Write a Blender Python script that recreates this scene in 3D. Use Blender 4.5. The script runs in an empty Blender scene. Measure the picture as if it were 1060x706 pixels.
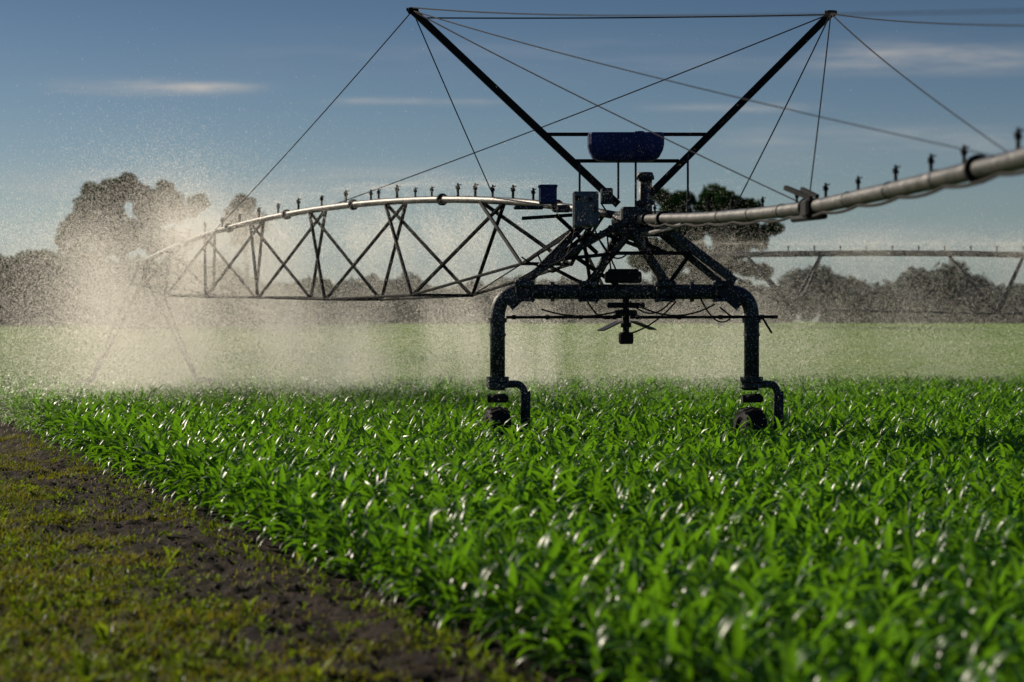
import bpy, math, random, time
import numpy as np
from mathutils import Vector, Matrix, noise
T0 = time.time()
random.seed(3); rng = np.random.default_rng(5)
F = 2061.0; H = 2.52
C = bpy.context.scene.collection
def P(x, y, Y=33.0): return Vector(((x-530)*Y/F, Y, H+(333-y)*Y/F))
R = math.radians

# ---------------------------------------------------------------- materials
def newmat(name):
    m = bpy.data.materials.new(name); m.use_nodes = True
    nt = m.node_tree; nt.nodes.clear()
    out = nt.nodes.new('ShaderNodeOutputMaterial')
    return m, nt, out
def metal(name, c1, c2, rough=.45, met=.5, scale=6, spots=0, vscale=45, spec=.5):
    m, nt, out = newmat(name); N = nt.nodes; L = nt.links
    b = N.new('ShaderNodeBsdfPrincipled'); tc = N.new('ShaderNodeTexCoord')
    n = N.new('ShaderNodeTexNoise'); n.inputs['Scale'].default_value = scale; n.inputs['Detail'].default_value = 8
    n.inputs['Roughness'].default_value = .7
    L.new(tc.outputs['Object'], n.inputs['Vector'])
    r = N.new('ShaderNodeValToRGB'); r.color_ramp.elements[0].position = .35; r.color_ramp.elements[1].position = .68
    r.color_ramp.elements[0].color = (*c1, 1); r.color_ramp.elements[1].color = (*c2, 1)
    L.new(n.outputs['Fac'], r.inputs['Fac'])
    colo = r.outputs['Color']
    if spots:   # beads of water clinging to the steel
        vo = N.new('ShaderNodeTexVoronoi'); vo.inputs['Scale'].default_value = vscale; L.new(tc.outputs['Object'], vo.inputs['Vector'])
        mr = N.new('ShaderNodeMapRange'); mr.inputs[1].default_value = .16; mr.inputs[2].default_value = .30; mr.inputs[3].default_value = spots; mr.inputs[4].default_value = 0
        L.new(vo.outputs['Distance'], mr.inputs[0])
        mx = N.new('ShaderNodeMix'); mx.data_type = 'RGBA'; L.new(mr.outputs[0], mx.inputs[0]); L.new(colo, mx.inputs[6]); mx.inputs[7].default_value = (.6, .62, .64, 1)
        colo = mx.outputs[2]
    L.new(colo, b.inputs['Base Color'])
    n2 = N.new('ShaderNodeTexNoise'); n2.inputs['Scale'].default_value = 60; n2.inputs['Detail'].default_value = 3
    L.new(tc.outputs['Object'], n2.inputs['Vector'])
    bp = N.new('ShaderNodeBump'); bp.inputs['Strength'].default_value = .5; bp.inputs['Distance'].default_value = .012
    L.new(n2.outputs['Fac'], bp.inputs['Height']); L.new(bp.outputs['Normal'], b.inputs['Normal'])
    mr = N.new('ShaderNodeMapRange'); mr.inputs[3].default_value = rough-.15; mr.inputs[4].default_value = rough+.2
    L.new(n.outputs['Fac'], mr.inputs[0]); L.new(mr.outputs[0], b.inputs['Roughness'])
    b.inputs['Metallic'].default_value = met; b.inputs['Specular IOR Level'].default_value = spec
    L.new(b.outputs[0], out.inputs['Surface'])
    return m
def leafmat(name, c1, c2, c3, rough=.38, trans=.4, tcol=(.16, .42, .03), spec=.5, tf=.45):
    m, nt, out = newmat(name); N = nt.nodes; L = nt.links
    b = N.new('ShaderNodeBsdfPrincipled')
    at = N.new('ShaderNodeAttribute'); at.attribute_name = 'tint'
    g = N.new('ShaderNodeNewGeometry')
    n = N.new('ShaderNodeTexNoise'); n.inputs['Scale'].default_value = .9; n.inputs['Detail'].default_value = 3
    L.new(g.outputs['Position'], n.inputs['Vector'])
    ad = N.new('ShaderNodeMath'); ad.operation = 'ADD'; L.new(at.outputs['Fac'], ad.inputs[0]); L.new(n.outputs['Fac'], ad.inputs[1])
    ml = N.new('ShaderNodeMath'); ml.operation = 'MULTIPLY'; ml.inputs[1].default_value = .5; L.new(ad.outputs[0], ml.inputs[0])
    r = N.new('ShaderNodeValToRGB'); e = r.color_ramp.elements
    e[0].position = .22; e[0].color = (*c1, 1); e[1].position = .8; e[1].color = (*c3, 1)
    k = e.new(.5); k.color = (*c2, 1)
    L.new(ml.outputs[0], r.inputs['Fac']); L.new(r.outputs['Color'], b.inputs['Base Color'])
    b.inputs['Roughness'].default_value = rough; b.inputs['Specular IOR Level'].default_value = spec
    t = N.new('ShaderNodeBsdfTranslucent')
    mc = N.new('ShaderNodeMix'); mc.data_type = 'RGBA'; mc.inputs[0].default_value = tf
    L.new(r.outputs['Color'], mc.inputs[6]); mc.inputs[7].default_value = (*tcol, 1)
    L.new(mc.outputs[2], t.inputs['Color'])
    mx = N.new('ShaderNodeMixShader'); mx.inputs[0].default_value = trans
    L.new(b.outputs[0], mx.inputs[1]); L.new(t.outputs[0], mx.inputs[2]); L.new(mx.outputs[0], out.inputs['Surface'])
    return m
M = {}
M['frame'] = metal('dark_steel', (.014, .016, .021), (.045, .048, .054), .5, .2, 5, .75, 26, .3)
M['galv'] = metal('galvanised_steel', (.035, .033, .032), (.14, .135, .13), .42, .6, 5, .3, 30)
M['truss'] = metal('truss_steel', (.008, .009, .011), (.022, .022, .024), .7, 0, 6, 0, 45, .12)
M['far_steel'] = metal('far_span_steel', (.04, .042, .045), (.09, .09, .095), .6, .2, 6, 0, 45, .3)  # paler grey steel for the distant span
M['cable'] = metal('cable_steel', (.012, .012, .014), (.022, .022, .024), .8, 0, 6, 0, 45, .08)
M['blue'] = metal('blue_plastic', (.006, .014, .10), (.012, .030, .17), .5, 0, 3, .25, 22, .3)
M['grey'] = metal('grey_painted_metal', (.05, .065, .09), (.11, .13, .165), .55, .1, 3, .3, 30, .3)
M['black'] = metal('black_rubber', (.008, .008, .009), (.026, .024, .022), .75, 0, 10, 0, 45, .2)
M['bark'] = metal('bark', (.03, .022, .016), (.08, .06, .045), .9, 0, 5)
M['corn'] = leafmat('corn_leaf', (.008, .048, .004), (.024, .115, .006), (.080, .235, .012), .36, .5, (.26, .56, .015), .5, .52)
M['stalk'] = leafmat('corn_stalk', (.03, .10, .012), (.05, .14, .02), (.09, .20, .03), .5, .1)
M['grass'] = leafmat('grass_blade', (.05, .08, .006), (.13, .145, .010), (.25, .21, .03), .6, .38, (.42, .42, .02), .2)
M['weed'] = leafmat('weed_leaf', (.04, .10, .006), (.10, .18, .010), (.21, .25, .02), .5, .42, (.38, .50, .02), .3)
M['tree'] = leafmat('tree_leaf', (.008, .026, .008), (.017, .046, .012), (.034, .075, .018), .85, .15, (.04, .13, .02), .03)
M['wood'] = leafmat('hazed_leaf', (.075, .092, .09), (.10, .12, .112), (.13, .155, .14), .95, .12, (.14, .17, .13), .02)  # distance haze is painted into this pale grey leaf colour
m, nt, out = newmat('water_drop'); g1 = nt.nodes.new('ShaderNodeBsdfTranslucent'); g1.inputs[0].default_value = (1.34, 1.28, 1.18, 1)  # forward-scattered sunlight is put into the colour, brighter than white
g2 = nt.nodes.new('ShaderNodeBsdfDiffuse'); g2.inputs[0].default_value = (.92, .90, .87, 1)
mx = nt.nodes.new('ShaderNodeMixShader'); mx.inputs[0].default_value = .35
nt.links.new(g1.outputs[0], mx.inputs[1]); nt.links.new(g2.outputs[0], mx.inputs[2])
nt.links.new(mx.outputs[0], out.inputs['Surface']); M['drop'] = m

# ---------------------------------------------------------------- mesh helper
class MB:
    def __init__(s): s.v = []; s.f = []
    def tube(s, pts, r, seg=8, caps=True):
        pts = [Vector(p) for p in pts]; n = len(pts)
        rr = r if isinstance(r, (list, tuple)) else [r]*n
        t0 = (pts[1]-pts[0]).normalized()
        u = t0.orthogonal().normalized(); b0 = len(s.v)
        for i, p in enumerate(pts):
            a = pts[max(0, i-1)]; b = pts[min(n-1, i+1)]; t = (b-a).normalized()
            u = (u - t*u.dot(t)).normalized(); w = t.cross(u)
            for k in range(seg):
                an = 2*math.pi*k/seg
                s.v.append(p + (u*math.cos(an)+w*math.sin(an))*rr[i])
        for i in range(n-1):
            for k in range(seg):
                a = b0+i*seg+k; b = b0+i*seg+(k+1) % seg
                s.f.append((a, b, b+seg, a+seg))
        if caps:
            s.f.append(tuple(b0+k for k in range(seg))[::-1]); s.f.append(tuple(b0+(n-1)*seg+k for k in range(seg)))
        return s
    def bar(s, a, b, w, h=None, up=(0, 0, 1)):
        a = Vector(a); b = Vector(b); h = h or w; t = (b-a).normalized(); up = Vector(up)
        if abs(t.dot(up)) > .97: up = Vector((0, 1, 0))
        x = t.cross(up).normalized(); y = x.cross(t); b0 = len(s.v)
        for p in (a, b):
            for sx, sy in ((-1, -1), (1, -1), (1, 1), (-1, 1)): s.v.append(p+x*sx*w/2+y*sy*h/2)
        for k in range(4): s.f.append((b0+k, b0+(k+1) % 4, b0+4+(k+1) % 4, b0+4+k))
        s.f.append((b0+3, b0+2, b0+1, b0)); s.f.append((b0+4, b0+5, b0+6, b0+7)); return s
    def angle(s, a, b, w=.09, t=.012, up=(0, 0, 1)):
        a = Vector(a); b = Vector(b); d = (b-a).normalized(); up = Vector(up)
        if abs(d.dot(up)) > .97: up = Vector((0, 1, 0))
        x = d.cross(up).normalized(); y = x.cross(d); b0 = len(s.v)
        prof = [(0, 0), (w, 0), (w, t), (t, t), (t, w), (0, w)]
        for p in (a, b):
            for px, py in prof: s.v.append(p+x*(px-w/2)+y*(py-w/2))
        for k in range(6): s.f.append((b0+k, b0+(k+1) % 6, b0+6+(k+1) % 6, b0+6+k))
        s.f.append(tuple(b0+k for k in range(6))[::-1]); s.f.append(tuple(b0+6+k for k in range(6))); return s
    def box(s, c, sz, bev=0, rz=0):
        x, y, z = [q/2 for q in sz]; e = bev; mt = Matrix.Rotation(rz, 3, 'Z')
        if e <= 0: return s._pr([(-x, -y), (x, -y), (x, y), (-x, y)], c, z, mt)
        pr = [(-x+e, -y), (x-e, -y), (x, -y+e), (x, y-e), (x-e, y), (-x+e, y), (-x, y-e), (-x, -y+e)]
        return s._pr(pr, c, z, mt, e)
    def _pr(s, pr, c, z, mt, e=0):
        n = len(pr); b0 = len(s.v); c = Vector(c)
        rings = [(-z, 1), (z, 1)] if e == 0 else [(-z, 0), (-z+e, 1), (z-e, 1), (z, 0)]
        for zz, full in rings:
            for px, py in pr:
                if not full: px = px-math.copysign(e, px)*.8; py = py-math.copysign(e, py)*.8
                s.v.append(c+mt@Vector((px, py, zz)))
        for i in range(len(rings)-1):
            for k in range(n): s.f.append((b0+i*n+k, b0+i*n+(k+1) % n, b0+(i+1)*n+(k+1) % n, b0+(i+1)*n+k))
        s.f.append(tuple(b0+k for k in range(n))[::-1]); s.f.append(tuple(b0+(len(rings)-1)*n+k for k in range(n)))
        return s
    def build(s, name, mat, parent=None, org=(0, 0, 0), smooth=False):
        me = bpy.data.meshes.new(name); o = Vector(org)
        me.from_pydata([tuple(Vector(v)-o) for v in s.v], [], s.f); me.materials.append(mat)
        if smooth:
            for p in me.polygons: p.use_smooth = len(p.vertices) == 4
        ob = bpy.data.objects.new(name, me); C.objects.link(ob)
        if parent: ob.parent = parent
        return ob
def npmesh(name, V, Q, mat, tint=None, smooth=False):
    me = bpy.data.meshes.new(name); k = Q.shape[1]
    me.vertices.add(len(V)); me.vertices.foreach_set('co', np.ascontiguousarray(V, dtype=np.float32).ravel())
    me.loops.add(Q.size); me.loops.foreach_set('vertex_index', np.ascontiguousarray(Q, dtype=np.int32).ravel())
    me.polygons.add(len(Q)); me.polygons.foreach_set('loop_start', np.arange(0, Q.size, k, dtype=np.int32))
    me.polygons.foreach_set('use_smooth', np.full(len(Q), smooth, dtype=bool))
    if tint is not None:
        a = me.attributes.new('tint', 'FLOAT', 'POINT'); a.data.foreach_set('value', tint.astype(np.float32))
    me.materials.append(mat); me.update(calc_edges=True)
    return me
def npobj(name, V, Q, mat, tint=None, smooth=False, parent=None):
    o = bpy.data.objects.new(name, npmesh(name, V, Q, mat, tint, smooth)); C.objects.link(o)
    if parent: o.parent = parent
    return o
def tag(o, label=None, cat=None, group=None, kind=None):
    for k, v in (('label', label), ('category', cat), ('group', group), ('kind', kind)):
        if v: o[k] = v
    return o
def empty(name, loc, **kw):
    o = bpy.data.objects.new(name, None); o.empty_display_size = .2; C.objects.link(o); o.location = loc; tag(o, **kw); return o

# ---------------------------------------------------------------- terrain
def edge(Y): return -0.07-0.362*(Y-14.55)
def smooth(a, b, t):
    t = min(1, max(0, (t-a)/(b-a))); return t*t*(3-2*t)
def gz(x, y):
    z = 2.25*smooth(62, 280, y)
    if y < 75 and -30 < x < 16:
        s = x-edge(y)
        fl = 1-smooth(-.3, .6, s)
        z += fl*(.06*noise.noise((x*.7, y*.5, 0))+.07*noise.noise((x*2.6, y*2.6, 4))+.06*noise.noise((x*6, y*6, 9)))
        z += .05*math.exp(-((s+.35)/.35)**2)
    return z
xs = np.concatenate([[-3000, -1200, -500, -250, -120, -70, -45, -30, -22, -17], np.arange(-13, 6.5, .07), np.arange(7, 24, 1.5), [30, 45, 70, 120, 250, 500, 1200, 3000]])
ys = np.concatenate([[-400, -100, -30, -8, 0, 3, 5], np.arange(6.5, 36, .07), np.arange(36, 50, .4), np.arange(50, 300, 10), [320, 400, 600, 1000, 1800, 3500]])
V = np.array([(x, y, gz(x, y)) for y in ys for x in xs]); nx = len(xs)
i, j = np.meshgrid(np.arange(nx-1), np.arange(len(ys)-1)); a = (j*nx+i).ravel()
Q = np.stack([a, a+1, a+1+nx, a+nx], 1)
m, nt, out = newmat('ground_soil_grass'); N = nt.nodes; L = nt.links
def math_(op, a, b=None, clamp=False):
    n = N.new('ShaderNodeMath'); n.operation = op; n.use_clamp = clamp
    for k, v in ((0, a), (1, b)):
        if v is None: continue
        if isinstance(v, (int, float)): n.inputs[k].default_value = v
        else: L.new(v, n.inputs[k])
    return n.outputs[0]
def noise_(vec, sc, det=6, rough=.6):
    n = N.new('ShaderNodeTexNoise'); n.inputs['Scale'].default_value = sc; n.inputs['Detail'].default_value = det; n.inputs['Roughness'].default_value = rough
    L.new(vec, n.inputs['Vector']); return n.outputs['Fac']
def ramp_(fac, els):
    r = N.new('ShaderNodeValToRGB'); e = r.color_ramp.elements
    e[0].position = els[0][0]; e[0].color = (*els[0][1], 1); e[1].position = els[-1][0]; e[1].color = (*els[-1][1], 1)
    for p, c in els[1:-1]: k = e.new(p); k.color = (*c, 1)
    L.new(fac, r.inputs['Fac']); return r.outputs['Color']
def mix_(f, a, b):
    n = N.new('ShaderNodeMix'); n.data_type = 'RGBA'
    L.new(f, n.inputs[0]); L.new(a, n.inputs[6]); L.new(b, n.inputs[7]); return n.outputs[2]
def mr_(v, a, b, c=0, d=1):
    n = N.new('ShaderNodeMapRange'); n.interpolation_type = 'SMOOTHSTEP'; L.new(v, n.inputs[0])
    for k, q in ((1, a), (2, b), (3, c), (4, d)): n.inputs[k].default_value = q
    return n.outputs[0]
geo = N.new('ShaderNodeNewGeometry'); pos = geo.outputs['Position']
sp = N.new('ShaderNodeSeparateXYZ'); L.new(pos, sp.inputs[0])
s_ = math_('ADD', math_('ADD', sp.outputs[0], .07), math_('MULTIPLY', math_('SUBTRACT', sp.outputs[1], 14.55), .362))
soil = ramp_(noise_(pos, 4.5, 12, .8), [(.34, (.006, .004, .003)), (.5, (.030, .020, .013)), (.66, (.12, .080, .050))])
grs = ramp_(noise_(pos, 2.4, 12, .8), [(.32, (.016, .018, .005)), (.5, (.062, .068, .009)), (.68, (.18, .16, .02))])
gf = mr_(math_('ADD', s_, math_('MULTIPLY', math_('SUBTRACT', noise_(pos, .8, 8, .75), .5), 5.5)), -2.5, -1.2, 1, 0)
near = mix_(gf, soil, grs)
mp = N.new('ShaderNodeMapping'); mp.inputs['Scale'].default_value = (.03, .10, 1); L.new(pos, mp.inputs['Vector'])
far = ramp_(noise_(mp.outputs[0], 1.2, 8, .65), [(.3, (.09, .19, .014)), (.55, (.15, .27, .022)), (.75, (.22, .32, .032))])
colr = mix_(mr_(sp.outputs[1], 60, 66), near, far)
b = N.new('ShaderNodeBsdfPrincipled'); L.new(colr, b.inputs['Base Color']); b.inputs['Roughness'].default_value = .85; b.inputs['Specular IOR Level'].default_value = .15
bp = N.new('ShaderNodeBump'); bp.inputs['Strength'].default_value = 1.; bp.inputs['Distance'].default_value = .12
L.new(noise_(pos, 11, 8, .75), bp.inputs['Height']); L.new(bp.outputs[0], b.inputs['Normal']); L.new(b.outputs[0], out.inputs['Surface'])
gnd = npobj('ground', V, Q, m, smooth=True); tag(gnd, 'flat farmland ground with bare soil beside the corn and green field beyond', 'ground', kind='structure')
print('T ground', time.time()-T0)

# ---------------------------------------------------------------- corn
def make_leaf(z0, az, Ln, w, el0, el1, n, r):
    ca, sa = math.cos(az), math.sin(az); x = .008; z = z0
    tw = r.uniform(-.9, .9); sd = r.uniform(-.3, .3); V = []
    for i in range(n+1):
        t = i/n; el = el0+(el1-el0)*t**1.3
        if i: x += math.cos(el)*Ln/n; z += math.sin(el)*Ln/n
        ww = w*min(1, .4+t*2.4)*(1-t**2.6)*(1 if i < n else 0)+.0015
        nxl = (-math.sin(el), math.cos(el))
        roll = tw*t+.2*math.sin(t*14+az)
        off = sd*t*t*Ln*.6
        for sgn in (-1, 0, 1):
            lat = sgn*ww/2*math.cos(roll); up = (abs(sgn)*ww*.15 + sgn*ww/2*math.sin(roll))
            px = x+nxl[0]*up; pz = z+nxl[1]*up; py = lat+off
            V.append((px*ca-py*sa, px*sa+py*ca, pz))
    Q = []
    for i in range(n):
        for k in range(2):
            a = i*3+k; Q.append((a, a+1, a+4, a+3))
    return V, Q
def make_corn(r, n=6, leaves=10):
    V = []; Q = []; T = []; h = r.uniform(.54, .61); az = r.uniform(0, 6.28)
    for i in range(leaves):
        t = i/(leaves-1); az += math.pi+r.uniform(-.7, .7)
        z0 = .12+t*(h-.10); Ln = r.uniform(.40, .56)*(1-.42*abs(t-.5)**1.2)
        el0 = R(53+29*t+r.uniform(-10, 10)); el1 = R(-50+66*t**1.5+r.uniform(-26, 26))
        v, q = make_leaf(z0, az, Ln, r.uniform(.062, .088)*(1-.22*t*t), el0, el1, n, r)
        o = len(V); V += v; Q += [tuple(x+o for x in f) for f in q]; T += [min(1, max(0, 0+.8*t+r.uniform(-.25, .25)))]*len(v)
    S = MB().tube([(0, 0, -.03), (.004, 0, .15), (0, .004, h*.75), (0, 0, h+.12)], [.016, .015, .012, .004], 5)
    return np.array(V), np.array(Q), np.array(T), np.array([tuple(v) for v in S.v]), S.f
rr = random.Random(11)
protos = [make_corn(rr, 7, 12) for _ in range(14)]
lows = [make_corn(rr, 4, 9) for _ in range(12)]
ev = Vector((-.362, 1, 0)).normalized(); en = Vector((ev.y, -ev.x, 0))
plants = []
base = Vector((edge(0), 0, 0))
for row in range(0, 100):
    sh = .12+row*.55
    for k in range(0, 420):
        d = 3+k*.16
        p = base+en*(sh+rng.normal(0, .06))+ev*(d+rng.normal(0, .04))
        if p.y < 7.2 or p.y > 61 or p.x > .262*p.y+1.2 or p.x < -.262*p.y-1.2: continue
        if rng.random() < .03: continue
        plants.append((p.x, p.y))
plants = np.array(plants); print('plants', len(plants))
vis = (np.abs(plants[:, 0]) < .262*plants[:, 1]) & (plants[:, 1] > 8.6)
order = np.argsort(np.where(vis, plants[:, 1], 1e6)); indiv = order[:300]; rest = np.setdiff1d(np.arange(len(plants)), indiv)
fol = []; stk = []
for (v, q, t, sv, sf) in protos:
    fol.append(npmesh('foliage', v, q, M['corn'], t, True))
    me = bpy.data.meshes.new('stalk'); me.from_pydata([tuple(x) for x in sv], [], sf); me.materials.append(M['stalk']); stk.append(me)
GL = 'knee high green corn plant in the near rows at the front of the field'
for ii in indiv:
    x, y = plants[ii]; k = rr.randrange(14)
    e = empty('corn_plant', (x, y, 0), label=GL, cat='corn plant', group='corn plants in the near rows')
    e.rotation_euler = (rr.uniform(-.09, .09), rr.uniform(-.09, .09), rr.uniform(0, 6.28)); s = rr.uniform(.86, 1.02)
    e.scale = (s, s, s*rr.uniform(.94, 1.06))
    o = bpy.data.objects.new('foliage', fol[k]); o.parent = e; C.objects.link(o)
    o = bpy.data.objects.new('stalk', stk[k]); o.parent = e; C.objects.link(o)
VV = []; QQ = []; TT = []; off = 0
for ii in rest:
    x, y = plants[ii]
    v, q, t, sv, sf = (protos if y < 27 else lows)[rr.randrange(12)]
    a = rr.uniform(0, 6.28); s = rr.uniform(.90, 1.05)*(.97 if y < 20 else 1.05)
    s *= 1+.04*noise.noise((x*.3, y*.3, 2))
    c_, s2 = math.cos(a)*s, math.sin(a)*s
    tx, ty = rr.uniform(-.09, .09), rr.uniform(-.09, .09)
    w = np.empty_like(v); w[:, 0] = v[:, 0]*c_-v[:, 1]*s2+x+v[:, 2]*tx; w[:, 1] = v[:, 0]*s2+v[:, 1]*c_+y+v[:, 2]*ty; w[:, 2] = v[:, 2]*s*rr.uniform(.95, 1.05)
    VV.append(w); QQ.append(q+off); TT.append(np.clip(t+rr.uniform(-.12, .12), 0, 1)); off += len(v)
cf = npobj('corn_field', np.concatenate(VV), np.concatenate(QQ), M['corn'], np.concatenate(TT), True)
tag(cf, 'dense green corn rows filling the field under the irrigation machine', 'corn', kind='stuff')
print('T corn', time.time()-T0)

# ---------------------------------------------------------------- grass and weeds
VV = []; QQ = []; TT = []; off = 0
cnt = 0
for _try in range(600000):
    if cnt >= 50000: break
    y = 8+36*rng.random()**1.35; x = rng.uniform(-.27*y-.6, min(edge(y)-.02, .27*y))
    s = x-edge(y)
    pr = 1-smooth(-2.6, -1.0, s+3.4*noise.noise((x*.9, y*.9, 3)))+.05
    pr *= .12+2.1*max(0, .32+noise.noise((x*1.9, y*1.9, 7)))
    if rng.random() > pr: continue
    cnt += 1
    z = gz(x, y)-.005; hh = rng.uniform(.02, .10)*(1.0 if s < -1.5 else .8); a = rng.uniform(0, 6.28); w = rng.uniform(.004, .010)
    ln = rng.uniform(.3, 1.6)*hh; dx, dy = math.cos(a), math.sin(a); qx, qy = -dy*w, dx*w
    v = [(x-qx, y-qy, z), (x+qx, y+qy, z), (x+qx*.8+dx*ln*.35, y+qy*.8+dy*ln*.35, z+hh*.6), (x-qx*.8+dx*ln*.35, y-qy*.8+dy*ln*.35, z+hh*.6),
         (x+dx*ln+qx*.1, y+dy*ln+qy*.1, z+hh), (x+dx*ln-qx*.1, y+dy*ln-qy*.1, z+hh)]
    tn = min(1, max(0, .5+.9*noise.noise((x*.8, y*.8, 21))+rng.uniform(-.3, .3)))
    VV.append(v); QQ.append([(off, off+1, off+2, off+3), (off+3, off+2, off+4, off+5)]); TT += [tn]*6; off += 6
g = npobj('grass', np.array(VV).reshape(-1, 3), np.array(QQ).reshape(-1, 4), M['grass'], np.array(TT)); tag(g, 'short patchy yellow green grass along the dirt verge at left', 'grass', kind='stuff')
VV = []; QQ = []; TT = []; off = 0; cnt = 0
for _try in range(100000):
    if cnt >= 5200: break
    y = 8+34*rng.random()**1.3; x = rng.uniform(-.27*y-.6, .27*y); s = x-edge(y)
    if s > -.02: continue
    pr = (1-smooth(-2.6, -.8, s+3.4*noise.noise((x*.9, y*.9, 13))))*.9*max(.1, .5+1.4*noise.noise((x*1.3, y*1.3, 31)))+.06
    if s > -.5: pr = max(pr, .5)
    if rng.random() > pr: continue
    cnt += 1; z = gz(x, y); sc = rng.uniform(.4, 1.2)*(1.15 if s < -2.5 else .9); tt = rng.random()
    if rng.random() < .04: sc *= 2.2
    for k in range(rng.integers(6, 12)):
        a = rng.uniform(0, 6.28); l = .05*sc*rng.uniform(.6, 1.3); w = l*.28; up = rng.uniform(.1, 1.3)*l; hz = rng.uniform(0, .05)*sc
        dx, dy = math.cos(a), math.sin(a)
        VV.append([(x+dx*.005, y+dy*.005, z+hz), (x+dx*l*.5-dy*w, y+dy*l*.5+dx*w, z+hz+up*.7), (x+dx*l, y+dy*l, z+hz+up), (x+dx*l*.5+dy*w, y+dy*l*.5-dx*w, z+hz+up*.7)])
        QQ.append((off, off+1, off+2, off+3)); TT += [min(1, max(0, tt+rng.uniform(-.2, .2)))]*4; off += 4
g = npobj('weeds', np.array(VV).reshape(-1, 3), np.array(QQ), M['weed'], np.array(TT)); tag(g, 'low leafy weeds scattered over the soil beside the corn', 'weeds', kind='stuff')
VV = []; QQ = []; off = 0
oc = np.array([(1, 0, 0), (0, 1, 0), (-1, 0, 0), (0, -1, 0), (0, 0, 1), (0, 0, -1)], float); ocf = np.array([(0, 1, 4), (1, 2, 4), (2, 3, 4), (3, 0, 4), (1, 0, 5), (2, 1, 5), (3, 2, 5), (0, 3, 5)])
cnt = 0
for _try in range(200000):
    if cnt >= 16000: break
    y = 8+30*rng.random()**1.3; x = rng.uniform(-.27*y-.6, .27*y); s = x-edge(y)
    if s > .1: continue
    if rng.random() > smooth(-5, -1.0, s)+.1: continue
    cnt += 1; r = .007+.026*rng.random()**3; q = oc*r*rng.uniform(.6, 1.4, (6, 3)); an = rng.uniform(0, 6.28); c_, s2 = math.cos(an), math.sin(an)
    q = np.stack([q[:, 0]*c_-q[:, 1]*s2+x, q[:, 0]*s2+q[:, 1]*c_+y, q[:, 2]*.6+gz(x, y)+r*.15], 1); VV.append(q); QQ.append(ocf+off); off += 6
M['clod'] = metal('soil_clod', (.025, .017, .011), (.12, .08, .05), .85, 0, 9)
g = npobj('soil_clods', np.concatenate(VV), np.concatenate(QQ), M['clod']); tag(g, 'small brown soil clods on the bare dirt strip', 'soil', kind='stuff')
print('T verge', time.time()-T0)

# ---------------------------------------------------------------- irrigation machine
HX = P(655, 228).x; ORG = Vector((HX, 33, 0))
mach = empty('irrigation_machine', ORG, label='large wheeled irrigation machine with V masts, arched truss and blue tank, standing in corn', cat='irrigation machine')
def B(mb, name, mat, parent=mach, sm=False, label=None):
    o = mb.build(name, M[mat], parent, ORG, sm)
    if label: o['label'] = label
    return o
def arc_path(pts, rad, n=7):
    pts = [Vector(p) for p in pts]; out = [pts[0]]
    for i in range(1, len(pts)-1):
        a = (pts[i-1]-pts[i]).normalized(); b = (pts[i+1]-pts[i]).normalized()
        p0 = pts[i]+a*rad; p1 = pts[i]+b*rad
        for k in range(n+1):
            t = k/n; out.append(p0*(1-t)**2+pts[i]*2*t*(1-t)+p1*t*t)
    out.append(pts[-1]); return out
base_frame = B(MB().tube(arc_path([P(515, 397), P(515, 302), P(778, 302), P(778, 394)], .42, 8), .125, 18), 'base_frame', 'frame', sm=True)
for x in (515, 778):
    for y0, y1, rr_ in ((390, 395, .19), (396.5, 401, .19), (345, 348, .14), (329, 334, .155)):
        B(MB().tube([P(x, y0), P(x, y1)], rr_, 18), 'flange', 'frame', base_frame)
for x in (572, 716): B(MB().tube([P(x-2, 302), P(x+2, 302)], .165, 18), 'flange', 'frame', base_frame)
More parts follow.
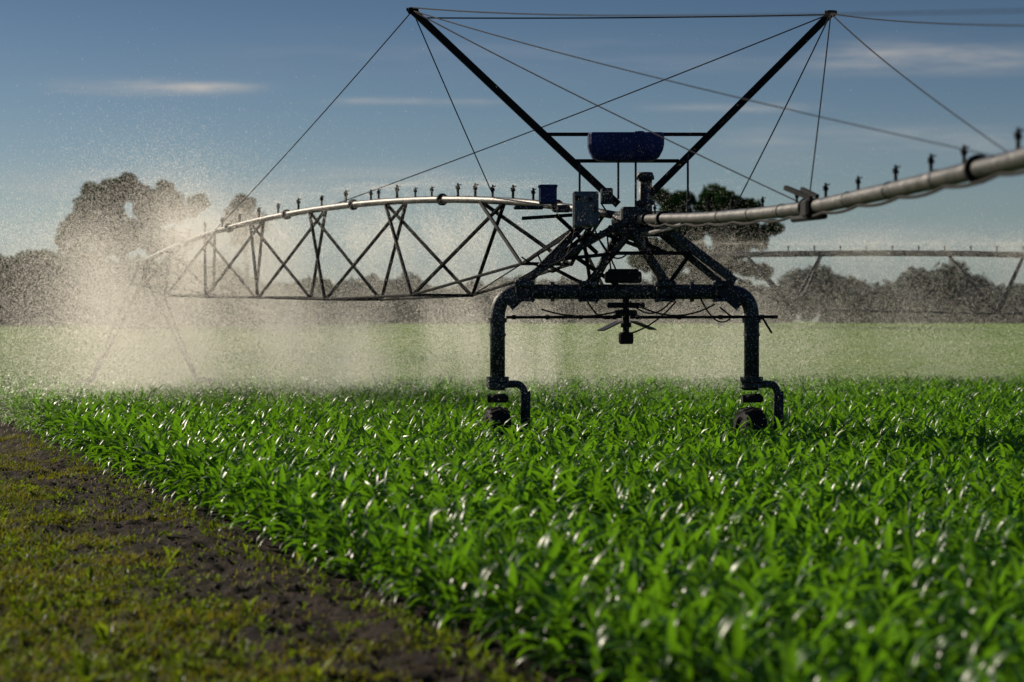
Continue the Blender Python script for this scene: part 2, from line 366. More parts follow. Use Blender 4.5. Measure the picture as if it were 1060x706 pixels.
# clamp saddles where the legs land on the cross beam, with their bolts
for x in (543, 609, 688, 748):
    cl = MB().box(P(x, 294, 33), (.34, .40, .10), .02).box(P(x, 310.5, 33), (.34, .40, .05), .015)
    for dx in (-.13, .13):
        for dy in (-.175, .175): cl.tube([P(x, 313, 33)+Vector((dx, dy, 0)), P(x, 290, 33)+Vector((dx, dy, 0))], .018, 6)
    B(cl, 'clamp', 'frame', base_frame)
for x0, y0, x1, y1 in ((526, 316, 544, 300), (767, 316, 748, 300)):
    for yy in (32.86, 33.14): B(MB().bar(P(x0, y0, yy), P(x1, y1, yy), .03, .22), 'gusset', 'frame', base_frame)
def wheel(px):
    c = Vector((P(px, 400).x, 33, .55)); yaw = R(9); mt = Matrix.Rotation(yaw, 3, 'Z')
    e = empty('wheel', c-ORG); e.parent = mach
    mb = MB(); prof = [(-.12, .34), (-.17, .40), (-.175, .49), (-.14, .535), (0, .55), (.14, .535), (.175, .49), (.17, .40), (.12, .34)]
    n = 40
    for k in range(n):
        a = 2*math.pi*k/n
        for u, r in prof: mb.v.append(mt@Vector((u, r*math.cos(a), r*math.sin(a))))
    m_ = len(prof)
    for k in range(n):
        for q in range(m_): mb.f.append((k*m_+q, k*m_+(q+1) % m_, ((k+1) % n)*m_+(q+1) % m_, ((k+1) % n)*m_+q))
    for k in range(26):
        for sd in (-1, 1):
            a = 2*math.pi*(k+(.5 if sd > 0 else 0))/26; a2 = a+.16
            p0 = Vector((0.01*sd, .55*math.cos(a), .55*math.sin(a))); p1 = Vector((sd*.16, .525*math.cos(a2), .525*math.sin(a2)))
            mb.bar(mt@p0, mt@p1, .035, .03, up=mt@Vector((0, math.cos(a), math.sin(a))))
    mb.build('tyre', M['black'], e)
    rm = MB(); rm.tube([mt@Vector((-.13, 0, 0)), mt@Vector((-.12, 0, 0)), mt@Vector((.12, 0, 0)), mt@Vector((.13, 0, 0))], [.33, .345, .345, .33], 30)
    rm.tube([mt@Vector((-.2, 0, 0)), mt@Vector((.3, 0, 0))], .09, 14); rm.build('rim', M['truss'], e)
    x = px
    br = MB().tube(arc_path([P(x-10, 399), P(x+27, 397), P(x+29, 452)], .16, 6), .062, 12)
    br.tube([P(x, 395), P(x, 404)], .13, 14); br.tube([P(x+29, 452), Vector((c.x+.1, 33.05, .55))], .06, 10)
    br.bar(P(x+29, 405), P(x+29, 447), .16, .05); br.box(P(x+27, 448), (.24, .3, .22), .03)
    B(br, 'wheel_bracket', 'frame', sm=True)
    gb = MB().box(Vector((c.x+.02, 32.85, 1.25)), (.3, .26, .12), .03, .2).tube([Vector((c.x-.16, 32.8, 1.25)), Vector((c.x+.14, 32.8, 1.27))], .07, 12)
    B(gb, 'drive_motor', 'black')
wheel(515); wheel(777)
def leg(a, b, ya, yb, w=.11):
    B(MB().angle(P(*a, ya), P(*b, yb), w, .035), 'tower_leg', 'frame')
for a, b, ya, yb in [((538, 291), (652, 226), 33, 32.4), ((546, 291), (618, 218), 33, 33.6), ((612, 296), (648, 228), 33, 33.7), ((604, 297), (652, 240), 33, 32.4),
                     ((692, 297), (652, 236), 33, 32.4), ((684, 297), (662, 226), 33, 33.7), ((746, 292), (668, 228), 33, 33.6), ((760, 291), (672, 224), 33, 32.4), ((756, 286), (690, 236), 33, 32.9)]:
    leg(a, b, ya, yb)
for a, b, ya, yb in [((582, 268), (640, 262), 32.7, 32.4), ((640, 262), (716, 262), 32.4, 32.7), ((566, 274), (608, 296), 32.9, 33), ((715, 262), (690, 297), 32.9, 33), ((590, 262), (640, 296), 33.4, 33),
                     ((604, 243), (706, 243), 33.5, 33.5), ((604, 243), (612, 296), 32.6, 33), ((620, 240), (680, 262), 33.2, 32.8), ((690, 262), (628, 236), 33.4, 32.6),
                     ((556, 283), (610, 240), 33.3, 33.5), ((625, 296), (600, 246), 33.2, 33.6), ((575, 222), (618, 262), 33.3, 33.0), ((540, 226), (600, 222), 33.6, 33.4)]:
    B(MB().angle(P(*a, ya), P(*b, yb), .06, .014), 'cross_brace', 'truss')
hb = MB().tube([P(640, 229, 33.4), P(690, 229, 32.6)], .17, 16).box(P(655, 240), (.62, 1.1, .1), .02).box(P(653, 226, 32.9), (.34, .5, .36), .03)
hb.tube([P(630, 236), P(676, 236)], .05, 10)
for k in range(6): hb.bar(P(636+k*7, 243, 32.5), P(636+k*7, 243, 33.6), .05, .03)
B(hb, 'pivot_joint', 'frame')
ML = P(427, 11); MR = P(860, 14)
for a, b, q in ((ML, P(640, 212), 1), (MR, P(660, 214), -1)):
    mb = MB().angle(a, b, .12, .06, up=(0, 1, 0))
    mb.box(a, (.16, .12, .1), .02); mb.tube([a+Vector((-.1, 0, .02)), a+Vector((.1, 0, .02))], .03, 8)
    B(mb, 'mast', 'truss')
for y, x0, x1 in ((139, 564, 731), (166.5, 594, 703)):
    B(MB().angle(P(x0, y, 32.98), P(x1, y, 32.98), .06, .025), 'cross_bar', 'truss')
for x, y0, y1 in ((640, 166, 206), (658, 166, 215), (712, 158, 220), (600, 166, 198)): B(MB().bar(P(x, y0, 32.94), P(x, y1, 32.94), .035), 'support_post', 'frame')
# flat-sided tank, tapering towards its base
tk = MB(); c0 = P(647.5, 139.5, 32.75)
prof = [(.60, .26, .02), (.62, .28, -.01), (.62, .28, -.18), (.60, .265, -.27), (.55, .22, -.37), (.46, .15, -.43), (.30, .08, -.45)]
for a_, b_, z_ in prof:
    e_ = .05
    for sx, sy in ((-a_+e_, -b_), (a_-e_, -b_), (a_, -b_+e_), (a_, b_-e_), (a_-e_, b_), (-a_+e_, b_), (-a_, b_-e_), (-a_, -b_+e_)): tk.v.append(c0+Vector((sx, sy, z_)))
for k in range(len(prof)-1):
    for q in range(8): tk.f.append((k*8+q, (k+1)*8+q, (k+1)*8+(q+1) % 8, k*8+(q+1) % 8))
tk.f.append(tuple(range(8))); tk.f.append(tuple((len(prof)-1)*8+q for q in range(8))[::-1])
tank = B(tk, 'tank', 'blue', sm=False)
B(MB().tube([P(662, 139, 32.75), P(662, 136, 32.75)], .08, 14), 'tank_cap', 'black', tank)
B(MB().tube([P(668, 236), P(668, 210), P(668, 186)], .115, 18).tube([P(668, 186), P(668, 183), P(668, 178.5)], [.15, .15, .12], 18).tube([P(668, 208), P(668, 212)], .16, 18), 'riser_pipe', 'frame', sm=True)
cb = B(MB().box(P(606, 217, 32.5), (.42, .3, .58), .02), 'control_box', 'grey', label='grey electrical control box')
B(MB().box(P(606, 217, 32.33), (.36, .03, .51), .01), 'door', 'grey', cb)
B(MB().box(P(616, 217, 32.3), (.03, .03, .10)), 'handle', 'black', cb)
B(MB().box(P(598, 205, 32.3), (.09, .02, .07)).tube([P(611, 206, 32.31), P(611, 206, 32.28)], .03, 10), 'gauge', 'black', cb)
bb = B(MB().box(P(567, 202, 33.2), (.30, .24, .30), .03), 'valve_box', 'blue', label='small blue box on the pipe')
B(MB().box(P(567, 193, 33.2), (.33, .27, .05), .02), 'lid', 'blue', bb)
B(MB().box(P(645, 287, 32.85), (.6, .3, .19), .03).box(P(645, 281, 32.85), (.5, .24, .08), .02), 'motor_housing', 'black')
for c_, s_z in ((P(628, 203, 32.7), (.2, .2, .26)), (P(583, 216, 32.9), (.22, .2, .12)), (P(547, 215, 33.3), (.5, .12, .06))): B(MB().box(c_, s_z, .02), 'junction_box', 'frame')
sn = MB().tube([P(648, 308), P(648, 345)], .055, 12).box(P(648, 350), (.24, .2, .2), .03).box(P(648, 316), (.62, .2, .09), .02).box(P(648, 324), (.36, .25, .1), .02)
sn.tube([P(648, 334), P(648, 339)], .09, 12)
B(sn, 'steering_sensor', 'black')
for x0, x1, y0, y1 in ((622, 640, 342, 333), (656, 676, 333, 341)):
    B(MB().bar(P(x0, y0, 32.8), P(x1, y1, 33.1), .16, .02), 'sensor_blade', 'galv')
for x0, x1, tip in ((524, 644, 518), (652, 797, 804)):
    rod = MB().tube([P(x0, 328.5, 32.9), P(x1, 328, 32.9)], .024, 8)
    for q in np.linspace(x0+8, x1-8, 4): rod.tube([P(q-2, 328.3, 32.9), P(q+2, 328.3, 32.9)], .038, 8)
    if tip > 700: rod.tube([P(797, 328, 32.9), P(805, 328, 32.9)], .03, 8).tube([P(790, 330, 32.9), P(799, 345, 32.9)], .018, 6).tube([P(760, 330, 32.9), P(745, 318, 32.9)], .015, 6)
    B(rod, 'guide_rod', 'truss')
def sag(a, b, d, n=10):
    return [a.lerp(b, k/n)+Vector((0, 0, -d*4*(k/n)*(1-k/n))) for k in range(n+1)]
for a, b, d in ((P(652, 312, 32.8), P(700, 305, 32.8), .25), (P(560, 320, 32.8), P(640, 322, 32.8), .1), (P(640, 300, 32.8), P(628, 236, 32.5), .35), (P(664, 318, 32.8), P(740, 315, 32.8), .16),
                (P(615, 236, 32.4), P(650, 262, 32.5), .25), (P(600, 236, 32.4), P(640, 285, 32.6), -.2), (P(596, 236, 32.5), P(556, 262, 33), .5), (P(622, 210, 32.5), P(660, 222, 32.5), .2), (P(700, 312, 32.85), P(648, 346, 32.85), .1),
                (P(540, 266, 32.6), P(608, 236, 32.5), .35), (P(608, 312, 32.8), P(644, 320, 32.8), .22), (P(724, 306, 32.8), P(756, 330, 32.9), .2)):
    B(MB().tube(sag(a, b, d), .014, 6), 'electric_cable', 'black')

# ---- left span
def u_of(x): k = (x-530)/F; return (HX-33*k)/(12.05+22*k)
def XY(u): return HX-12.05*u, 33+22*u
knots = [(655, 226), (570, 213.5), (520, 209), (480, 206.5), (440, 206), (400, 207.5), (335, 216), (290, 224), (250, 233), (210, 244), (175, 257), (150, 271)]
KU = []; KZ = []
for x, y in knots:
    u = u_of(x); D = 33+22*u; KU.append(u); KZ.append(H+(333-y)*D/F)
UE = KU[-1]
cf_ = np.polyfit(KU, KZ, 4)
def pipeP(u): X, Y = XY(u); return Vector((X, Y, float(np.polyval(cf_, u))))
perp = Vector((.877, .48, 0))
sp_ = B(MB().tube([pipeP(u) for u in np.linspace(.02, UE, 40)], .07, 14), 'span_pipe', 'galv', sm=True, label='arched galvanised span pipe receding to the left')
for u in (.1, .28, .45, .6, .75, .88): B(MB().tube([pipeP(u-.001), pipeP(u+.001)], .12, 14), 'flange', 'truss', sp_)
chw = .66
stations = [(.115, 3.55), (.28, 3.04), (.45, 3.0), (.605, 3.08), (.745, 3.13), (.865, 3.2), (.965, 3.45)]
def node(i, sd): u, z = stations[i]; X, Y = XY(u); return Vector((X, Y, z))+perp*sd*chw*(.75 if i in (0, 6) else 1)
ns = len(stations)
us = [s[0] for s in stations]
for i in range(ns):
    um = us[i]-(us[i]-us[i-1])*.62 if i else us[0]-.07
    up_ = us[i]+(us[i+1]-us[i])*.62 if i < ns-1 else us[i]+.025
    tb = MB(); tb.bar(node(i, -1), node(i, 1), .06, .06); B(tb, 'truss_strut', 'truss')
    for sd in (-1, 1):
        B(MB().angle(node(i, sd), pipeP(um), .07, .025), 'truss_brace', 'truss'); B(MB().angle(node(i, sd), pipeP(min(up_, UE)), .07, .025), 'truss_brace', 'truss')
for sd in (-1, 1):
    pts = [pipeP(.035)]+[node(i, sd) for i in range(ns)]+[pipeP(UE)]
    mb = MB()
    for a, b in zip(pts[:-1], pts[1:]): mb.tube([a, b], .028, 6)
    B(mb, 'truss_rod', 'truss')
for i in range(ns-1): B(MB().tube([node(i, -1), node(i+1, 1)], .014, 6), 'diagonal_rod', 'truss')
SPR = []
def sprinkler(p, parent, sc=1.):
    mb = MB(); z = Vector((0, 0, 1)); SPR.append(p)
    mb.tube([p+z*.06, p+z*.09*sc, p+z*.22*sc], [.035*sc, .026*sc, .026*sc], 8).tube([p+z*.2*sc, p+z*.22*sc, p+z*.27*sc], [.035*sc, .05*sc, .035*sc], 8)
    mb.tube([p+z*.26*sc, p+z*.33*sc], .022*sc, 6).bar(p+z*.26*sc+Vector((-.05*sc, 0, 0)), p+z*.31*sc+Vector((.07*sc, 0, 0)), .02*sc)
    B(mb, 'sprinkler', 'truss', parent)
for x in (552, 531, 510, 492, 474, 447, 430, 411, 392, 384, 358, 333, 309, 288, 268, 248, 230, 212, 196, 180): sprinkler(pipeP(u_of(x)), sp_, .8+.25*random.random())
e = pipeP(UE)
w0 = Vector((e.x, e.y, .5))-perp*1.7; w1 = Vector((e.x, e.y, .5))+perp*1.7
tw = MB().tube([w0, w1], .06, 10)
for q in (w0, w1):
    for s in (-.25, .25):
        tw.angle(q, e+Vector((s*.5, s, -.1)), .06, .015)
tw.bar(w0.lerp(e, .5), w1.lerp(e, .5), .05)
B(tw, 'end_tower', 'truss')
for q in (w0, w1):
    mb = MB(); ax = Vector((-perp.y, perp.x, 0)); mb.tube([q-ax*.17, q-ax*.13, q+ax*.13, q+ax*.17], [.36, .46, .46, .36], 24); B(mb, 'end_wheel', 'black')
# ---- right pipe
rp = [Vector((HX+.1, 32.8, 4.20)), Vector((2.2, 30.5, 4.10)), Vector((2.62, 27, 3.93)), Vector((2.98, 23.5, 3.80)), Vector((3.22, 21, 3.735)), Vector((3.45, 17.5, 3.70)), Vector((3.62, 14, 3.675)), Vector((3.55, 10.5, 3.64)), Vector((3.45, 7.0, 3.60))]
def rpt(Y):
    ys_ = [p.y for p in rp][::-1]; return Vector((float(np.interp(Y, ys_, [p.x for p in rp][::-1])), Y, float(np.interp(Y, ys_, [p.z for p in rp][::-1]))))
ob = B(MB().tube([rpt(y) for y in np.linspace(32.8, 7, 30)], .076, 20), 'supply_pipe', 'galv', sm=True, label='galvanised pipe reaching forward at right towards the camera')
for y in (31.5, 29.9, 21.4, 15.2): B(MB().tube([rpt(y-.02), rpt(y+.02)], .115, 18), 'flange', 'truss', ob)
for y in (26, 24.2, 22.6, 19.6, 18, 16.4, 12.6, 11): B(MB().tube([rpt(y-.025), rpt(y+.025)], .083, 18), 'pipe_clamp', 'frame', ob)
jt = MB(); q = rpt(21.2); jt.box(q+Vector((0, 0, -.02)), (.22, .5, .2), .03).bar(q+Vector((0, .1, .1)), q+Vector((-.22, .5, .24)), .05).bar(q+Vector((.02, -.2, .1)), q+Vector((-.1, .1, .2)), .04)
jt.tube([q+Vector((-.15, .4, -.11)), q+Vector((.05, -.5, -.12))], .035, 8)
B(jt, 'pipe_joint', 'truss', ob)
cbm = []
for k in range(14): cbm += sag(rpt(31-k*1.5)+Vector((-.05, 0, -.085)), rpt(31-(k+1)*1.5)+Vector((-.05, 0, -.085)), .03, 5)[:-1]
B(MB().tube(cbm, .016, 6), 'wire', 'black', ob)
for y in (30.6, 28.5, 26.8, 25.3, 23.6, 21.9, 20.6, 19.2, 17.8, 16.6, 15.6, 14.2, 13.2, 12.2): sprinkler(rpt(y)+Vector((0, 0, .02)), ob, .5+.14*random.random())
B(MB().tube([rpt(32.2)+Vector((0, 0, -.25)), rpt(28.5)+Vector((0, 0, -.1))], .04, 8), 'pipe_strut', 'frame'); B(MB().tube([P(700, 240), rpt(29.5)], .03, 8), 'pipe_strut', 'frame')
for a, b in [(ML, pipeP(u_of(220))), (ML, pipeP(u_of(513))), (MR, pipeP(u_of(335))), (ML, rpt(21.3)), (ML, rpt(14.3)), (MR, rpt(25.4)), (MR, rpt(21.4)), (MR, rpt(14.2)), (MR, rpt(7.1)), (ML+Vector((0, 0, .05)), rpt(7.3)+Vector((0, 0, .1))), (ML+Vector((.1, 0, -.12)), MR+Vector((-.1, 0, -.02)))]:
    L0 = (b-a).length; r0 = .0115
    pts = sag(a, b, .0036*L0, 12); rad = [r0*max(.35, min(1, p.y/33)) for p in pts]
    B(MB().tube(pts, rad, 6), 'guy_cable', 'cable')

# ---------------------------------------------------------------- distant span
D = 62.; bo = Vector((P(690, 333, D).x, D, 0))
far_m = empty('irrigation_machine', bo, label='distant straight irrigation pipe on V trusses behind the corn at far right', cat='irrigation machine')
def BB(mb, name, mat, parent=far_m): return mb.build(name, M[mat], parent, bo, True)
pp = BB(MB().tube([P(722, 264.5, D), P(800, 263, D), P(900, 262, D), P(1000, 262.5, D), P(1100, 265, D), P(1215, 270, D)], .095, 10), 'span_pipe', 'far_steel')
bot = [(822, 320), (1032, 325), (1170, 322)]
for x, y in bot:
    BB(MB().bar(P(x, y, D)+Vector((0, -.65, 0)), P(x, y, D)+Vector((0, .65, 0)), .06), 'truss_strut', 'far_steel')
    for s in (-.65, .65):
        nd = P(x, y, D)+Vector((.3*s, s, 0))
        BB(MB().angle(nd, P(x-50, 264, D), .075, .03), 'truss_brace', 'far_steel'); BB(MB().angle(nd, P(x+28, 264, D), .075, .03), 'truss_brace', 'far_steel')
for s in (-.65, .65):
    rd = MB(); pts = [P(722, 266, D)]+[P(x, y, D)+Vector((.3*s, s, 0)) for x, y in bot]+[P(1215, 272, D)]
    for a, b in zip(pts[:-1], pts[1:]): rd.tube([a, b], .028, 6)
    BB(rd, 'truss_rod', 'far_steel')
SPR2 = []
for x in range(735, 1200, 27):
    p = P(x, 262.5, D); SPR2.append(p); BB(MB().tube([p+Vector((0, 0, .08)), p+Vector((0, 0, .2))], .02, 6).tube([p+Vector((0, 0, .18)), p+Vector((0, 0, .24))], .035, 6), 'sprinkler', 'far_steel', pp)
q = P(1215, 270, D); tw = MB()
for sx in (-1.9, 1.9):
    for sy in (-.3, .3): tw.angle(Vector((q.x+sy, q.y+sx, .6)), q+Vector((sy, 0, -.08)), .08, .02)
tw.tube([Vector((q.x, q.y-1.9, .6)), Vector((q.x, q.y+1.9, .6))], .07, 10); BB(tw, 'support_tower', 'truss')
for sx in (-1.9, 1.9):
    c = Vector((q.x, q.y+sx, .6)); BB(MB().tube([c-Vector((.17, 0, 0)), c-Vector((.13, 0, 0)), c+Vector((.13, 0, 0)), c+Vector((.17, 0, 0))], [.45, .58, .58, .45], 24), 'wheel', 'black')
print('T machine', time.time()-T0)

# ---------------------------------------------------------------- trees
def leafquads(centers, rad, per, size, seed):
    g = np.random.default_rng(seed); n = len(centers)*per
    d = g.normal(size=(n, 3)); d /= np.linalg.norm(d, axis=1)[:, None]; rr = g.random(n)**.45
    c = np.repeat(np.array(centers), per, 0); rd = np.repeat(np.array(rad), per)
    p = c+d*(rr*rd)[:, None]*np.array([1, 1, .75])
    a = g.normal(size=(n, 3)); a /= np.linalg.norm(a, axis=1)[:, None]; b2 = np.cross(a, g.normal(size=(n, 3))); b2 /= np.linalg.norm(b2, axis=1)[:, None]
    s = (size*g.uniform(.5, 1.3, n))[:, None]
    V = np.stack([p-a*s, p-b2*s*.6, p+a*s, p+b2*s*.6], 1).reshape(-1, 3)
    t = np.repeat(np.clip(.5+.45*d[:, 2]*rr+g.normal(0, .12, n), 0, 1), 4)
    return V, np.arange(n*4).reshape(-1, 4), t
def tree(px, D, xl, xr, yt, yb, label, seed, nc=46, per=150, size=.3, lobes=None, mat='tree'):
    base = P(px, 333, D); base.z = gz(base.x, D)
    e = empty('broadleaf_tree', base, label=label, cat='tree')
    g = random.Random(seed); cx = P((xl+xr)/2, 333, D).x-base.x
    zt = P(0, yt, D).z-base.z; zb = P(0, yb, D).z-base.z; cz = (zt+zb)/2
    cs = []; rs = []
    k = D/F
    tot = sum(l[2]*l[3] for l in lobes)
    for lx, ly, lw, lh in lobes:
        for _ in range(max(3, int(nc*lw*lh/tot))):
            v = Vector((g.gauss(0, 1), g.gauss(0, 1), g.gauss(0, 1))).normalized()*g.random()**.4
            cs.append(((lx-px)*k+v.x*lw*k*.95, v.y*lw*k*.8+g.uniform(-1, 1), P(0, ly, D).z-base.z+v.z*lh*k*.95)); rs.append(g.uniform(.5, 1.5)*min(1, (lw+lh)/40))
    V, Q, t = leafquads(cs, rs, per, size, seed)
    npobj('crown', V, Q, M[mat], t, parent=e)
    tr = MB(); top = Vector((cx*.8, 0, cz)); tr.tube([Vector((0, 0, -.2)), Vector((.1, 0, zb*.5)), Vector((cx*.4, .1, zb)), top], [.55, .4, .33, .12], 10)
    for c in cs[:16]:
        c = Vector(c); s0 = Vector((cx*.35, 0, zb*.75)).lerp(top, g.uniform(0, .7)); tr.tube([s0, s0.lerp(c, .5)+Vector((0, 0, -.3)), c], [.16, .1, .04], 6)
    tr.build('trunk', M['bark'], e, smooth=True)
tree(128, 225, 58, 205, 181, 262, 'broad dark tree rising above the wood at left of the spray', 4, 130, 240, .36,
     [(80, 236, 24, 24), (106, 210, 24, 24), (126, 194, 18, 11), (152, 210, 24, 22), (182, 216, 28, 18), (120, 248, 60, 22), (70, 250, 14, 14), (160, 250, 40, 22), (168, 192, 12, 8)])
tree(745, 235, 683, 802, 196, 300, 'dark broad tree directly behind the irrigation tower', 9, 180, 280, .36,
     [(700, 210, 22, 16), (735, 206, 28, 14), (712, 245, 32, 35), (752, 232, 36, 32), (784, 242, 22, 14), (740, 285, 60, 30), (690, 270, 34, 30)])
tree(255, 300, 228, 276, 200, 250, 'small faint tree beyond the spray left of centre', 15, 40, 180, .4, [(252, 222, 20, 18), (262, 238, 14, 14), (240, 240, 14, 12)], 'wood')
def wood(name, label, x0, x1, hfun, D0, D1, n, seed, mat, size):
    g = random.Random(seed); cs = []; rs = []
    for k in range(n):
        D = g.uniform(D0, D1); x = g.uniform(x0, x1); b = gz(0, D); X = P(x, 0, D).x; zt = P(0, hfun(x)+g.uniform(-3, 9), D0).z-b
        r = g.uniform(1.3, 2.6)
        z = b+g.uniform(.05, 1)*(zt-r*.6) if g.random() < .7 else b+zt-r*.7
        cs.append((X, D, max(z, b+.4))); rs.append(r)
    V, Q, t = leafquads(cs, rs, 130, size, seed)
    o = npobj(name, V, Q, M[mat], t); tag(o, label, 'wood', kind='stuff')
def hl(x): return 260+5*math.sin(x*.045+1)+3*math.sin(x*.13) + 5*smooth(60, 110, x)+24*smooth(170, 280, x)
def hr(x): return 291-12*math.exp(-((x-960)/50)**2)-12*math.exp(-((x-845)/22)**2)+6*math.sin(x*.043)+3*math.sin(x*.19)+3*math.sin(x*.11+2)
wood('woodland', 'dark mass of trees along the far field edge at left', -120, 330, hl, 240, 262, 620, 21, 'tree', .5)
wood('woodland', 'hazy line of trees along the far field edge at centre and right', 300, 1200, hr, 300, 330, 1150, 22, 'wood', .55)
print('T trees', time.time()-T0)

# ---------------------------------------------------------------- spray droplets
g = np.random.default_rng(77)
def droplets(name, label, pts, rad):
    n = len(pts)
    a = g.normal(size=(n, 3)); a /= np.linalg.norm(a, axis=1)[:, None]; b2 = np.cross(a, g.normal(size=(n, 3))); b2 /= np.linalg.norm(b2, axis=1)[:, None]
    r = rad[:, None]
    V = np.stack([pts+a*r, pts-a*r*.5+b2*r*.87, pts-a*r*.5-b2*r*.87], 1).reshape(-1, 3); Q = np.arange(n*3).reshape(-1, 3)
    o = npobj(name, V, Q, M['drop']); tag(o, label, 'water spray', kind='stuff'); return o
pts = []; rad = []
for p in SPR+SPR2:
    near_ = p.y < 32; far_ = p.y > 60
    nj = 3 if near_ else (12 if far_ else 13)
    for k in range(nj):
        az = g.uniform(0, 6.28); el = R(g.uniform(2, 17)); v = g.uniform(4, 7.0)
        if near_: el = R(g.uniform(14, 30))
        tmax = (v*math.sin(el)+math.sqrt((v*math.sin(el))**2+2*9.8*(p.z-.6)))/9.8
        m_ = 300 if near_ else 600
        t = tmax*g.random(m_)**.8; drag = 1-.18*t
        jk = .012 if near_ else .03
        jx = g.normal(0, jk, m_)*(1+5*t*t); jy = g.normal(0, jk, m_)*(1+5*t*t); jz = g.normal(0, jk*.6, m_)*(1+5*t*t)
        q = np.stack([p.x+v*math.cos(el)*math.cos(az)*t*drag+jx, p.y+v*math.cos(el)*math.sin(az)*t*drag+jy, p.z+.3+v*math.sin(el)*t-4.9*t*t+jz], 1)
        q = q[(q[:, 2] > .5) & (q[:, 1] > 15)]; pts.append(q); rad.append(g.uniform(.002, .0045, len(q))*np.clip(q[:, 1]/34, .5, 1.5))
q = np.stack([g.uniform(-4, 10, 9000), g.uniform(27, 42, 9000), .8+6*g.random(9000)**1.3], 1); pts.append(q); rad.append(g.uniform(.002, .0048, 9000))
droplets('water_droplets', 'fine sunlit water droplets thrown by the sprinklers', np.concatenate(pts), np.concatenate(rad))
blobs = [((-9.0, 52, 3.9), (1.9, 5, 1.7), 400000, 1), ((-8.2, 50, 1.8), (3.9, 6, 2.5), 1250000, 1), ((-5.4, 51, 4.7), (5.0, 5, .55), 220000, 1),
         ((-2.0, 52, 1.0), (8.0, 6, 2.3), 1100000, 1), ((8, 60, 1.2), (13, 4, 2.2), 900000, 1), ((14, 60, 4.7), (7, 3, .45), 90000, 1),
         ((5, 130, .8), (50, 30, 2.4), 160000, 2.2)]  # added bank of droplets, a thin haze over the far field
ps = []; rs = []
for c, r, n, k in blobs:
    q = np.array(c)+g.normal(size=(int(n*1.6), 3))*np.array(r)/1.414
    x, y, z = q.T
    f = .5+.25*np.sin(x*1.1+z*.5+1.3*np.sin(z*.7+x*.3))+.2*np.sin(x*2.7-z*.8+1.2*np.sin(z*.9+y*.3)+2)+.18*np.sin(x*5.9+z*1.2+1.1*np.sin(z*1.4+1))
    q = q[((np.clip(f, .15, 1) > g.random(len(q))*.95) | (k > 2)) & (z > .3) & (y > 36)]; ps.append(q); rs.append(g.uniform(.004, .0085, len(q))*k)
ps = np.concatenate(ps); print('mist', len(ps))
droplets('spray_mist', 'drifting white water mist around the spans, with added haze over the far field', ps, np.concatenate(rs))
print('T mist', time.time()-T0)

# ---------------------------------------------------------------- sun, sky
az = R(-50); el = R(26)
sd = Vector((math.sin(az)*math.cos(el), math.cos(az)*math.cos(el), math.sin(el)))
l = bpy.data.lights.new('sun', 'SUN'); l.energy = 5.0; l.angle = R(.5); l.color = (1, .88, .70)
lo = bpy.data.objects.new('sun', l); C.objects.link(lo); lo.rotation_euler = sd.to_track_quat('Z', 'Y').to_euler()
w = bpy.data.worlds.new('World'); bpy.context.scene.world = w; w.use_nodes = True; nt = w.node_tree; N = nt.nodes; L = nt.links; N.clear()
out = N.new('ShaderNodeOutputWorld'); bg = N.new('ShaderNodeBackground'); sk = N.new('ShaderNodeTexSky'); sk.sky_type = 'NISHITA'; sk.sun_disc = False
sk.sun_elevation = el; sk.sun_rotation = az % (2*math.pi); sk.air_density = 1.0; sk.dust_density = .3; sk.ozone_density = 2.5
tc = N.new('ShaderNodeTexCoord'); dirv = tc.outputs['Generated']; sx = N.new('ShaderNodeSeparateXYZ'); L.new(dirv, sx.inputs[0])
tint = N.new('ShaderNodeMix'); tint.data_type = 'RGBA'; tint.blend_type = 'MULTIPLY'; tint.inputs[0].default_value = 1
L.new(sk.outputs[0], tint.inputs[6])
rc = ramp_(sx.outputs[2], [(0.0, (.58, .68, .92)), (.06, (.60, .65, .73)), (.16, (.36, .43, .53)), (.6, (.48, .54, .66))]); L.new(rc, tint.inputs[7])
yc = math_('MAXIMUM', sx.outputs[1], .05); U = math_('DIVIDE', sx.outputs[0], yc); W = math_('DIVIDE', sx.outputs[2], yc)
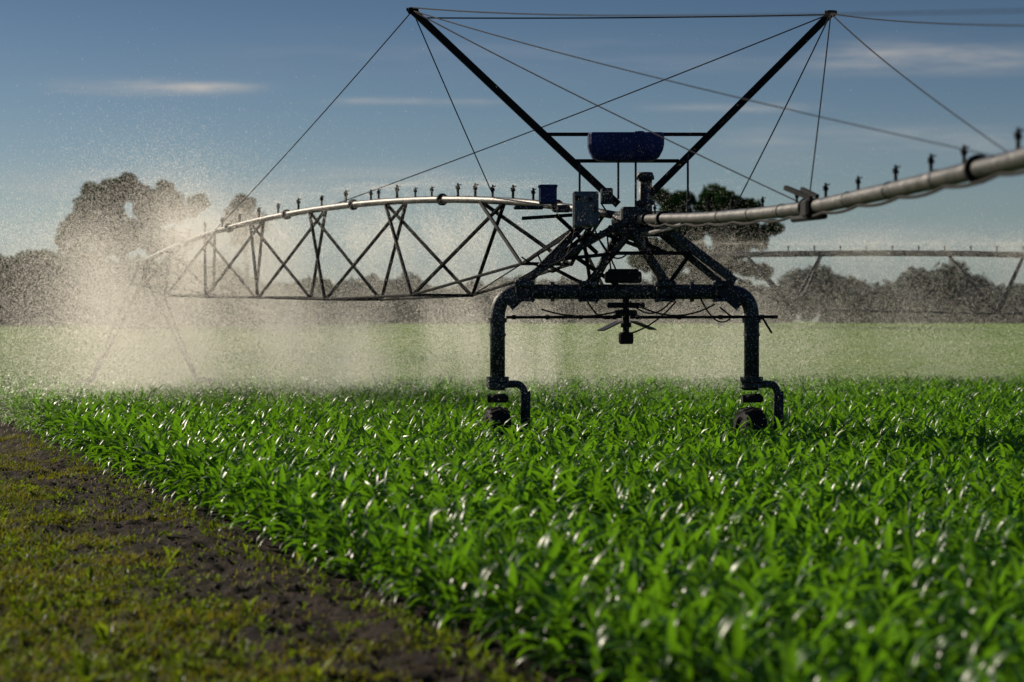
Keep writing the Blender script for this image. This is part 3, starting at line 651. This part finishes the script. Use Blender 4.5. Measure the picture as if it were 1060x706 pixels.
cv = N.new('ShaderNodeCombineXYZ'); L.new(math_('MULTIPLY', U, 9), cv.inputs[0]); L.new(math_('MULTIPLY', W, 90), cv.inputs[1])
cn = mr_(noise_(cv.outputs[0], 1.0, 8, .65), .38, .7)
tot = None
wob = math_('MULTIPLY', math_('SUBTRACT', noise_(cv.outputs[0], .6, 3, .5), .5), .008)
W2 = math_('ADD', W, wob)
for x, y, hw, hh, am in ((160, 90, 95, 6, 1.4), (430, 106, 85, 4, .95), (755, 110, 80, 4, .6), (960, 60, 115, 14, .75), (250, 192, 260, 18, .5), (900, 150, 160, 18, .45), (560, 60, 300, 20, .14), (900, 245, 200, 12, .35)):
    du = math_('DIVIDE', math_('SUBTRACT', U, (x-530)/F), hw/F); dv = math_('DIVIDE', math_('SUBTRACT', W2, (333-y)/F), hh/F)
    g_ = math_('MULTIPLY', math_('EXPONENT', math_('MULTIPLY', math_('ADD', math_('MULTIPLY', math_('MULTIPLY', du, du), math_('MULTIPLY', du, du)), math_('MULTIPLY', dv, dv)), -1.)), am)
    tot = g_ if tot is None else math_('ADD', tot, g_)
cl = math_('MULTIPLY', tot, math_('ADD', cn, .15), True)
cmx = N.new('ShaderNodeMix'); cmx.data_type = 'RGBA'; L.new(math_('MULTIPLY', cl, .8), cmx.inputs[0]); L.new(tint.outputs[2], cmx.inputs[6]); cmx.inputs[7].default_value = (7.6, 7.1, 6.6, 1)
L.new(cmx.outputs[2], bg.inputs['Color']); bg.inputs['Strength'].default_value = .07; L.new(bg.outputs[0], out.inputs['Surface'])

# ---------------------------------------------------------------- camera
cam = bpy.data.cameras.new('camera'); co = bpy.data.objects.new('camera', cam); C.objects.link(co); bpy.context.scene.camera = co
co.location = (0, 0, H); co.rotation_euler = (R(90), 0, 0); cam.sensor_width = 36; cam.lens = 36*F/1060; cam.shift_y = -20/1060
cam.clip_end = 6000; cam.dof.use_dof = True; cam.dof.focus_distance = 33; cam.dof.aperture_fstop = 1.1
bpy.context.scene.view_settings.view_transform = 'Standard'
print('T all', time.time()-T0)
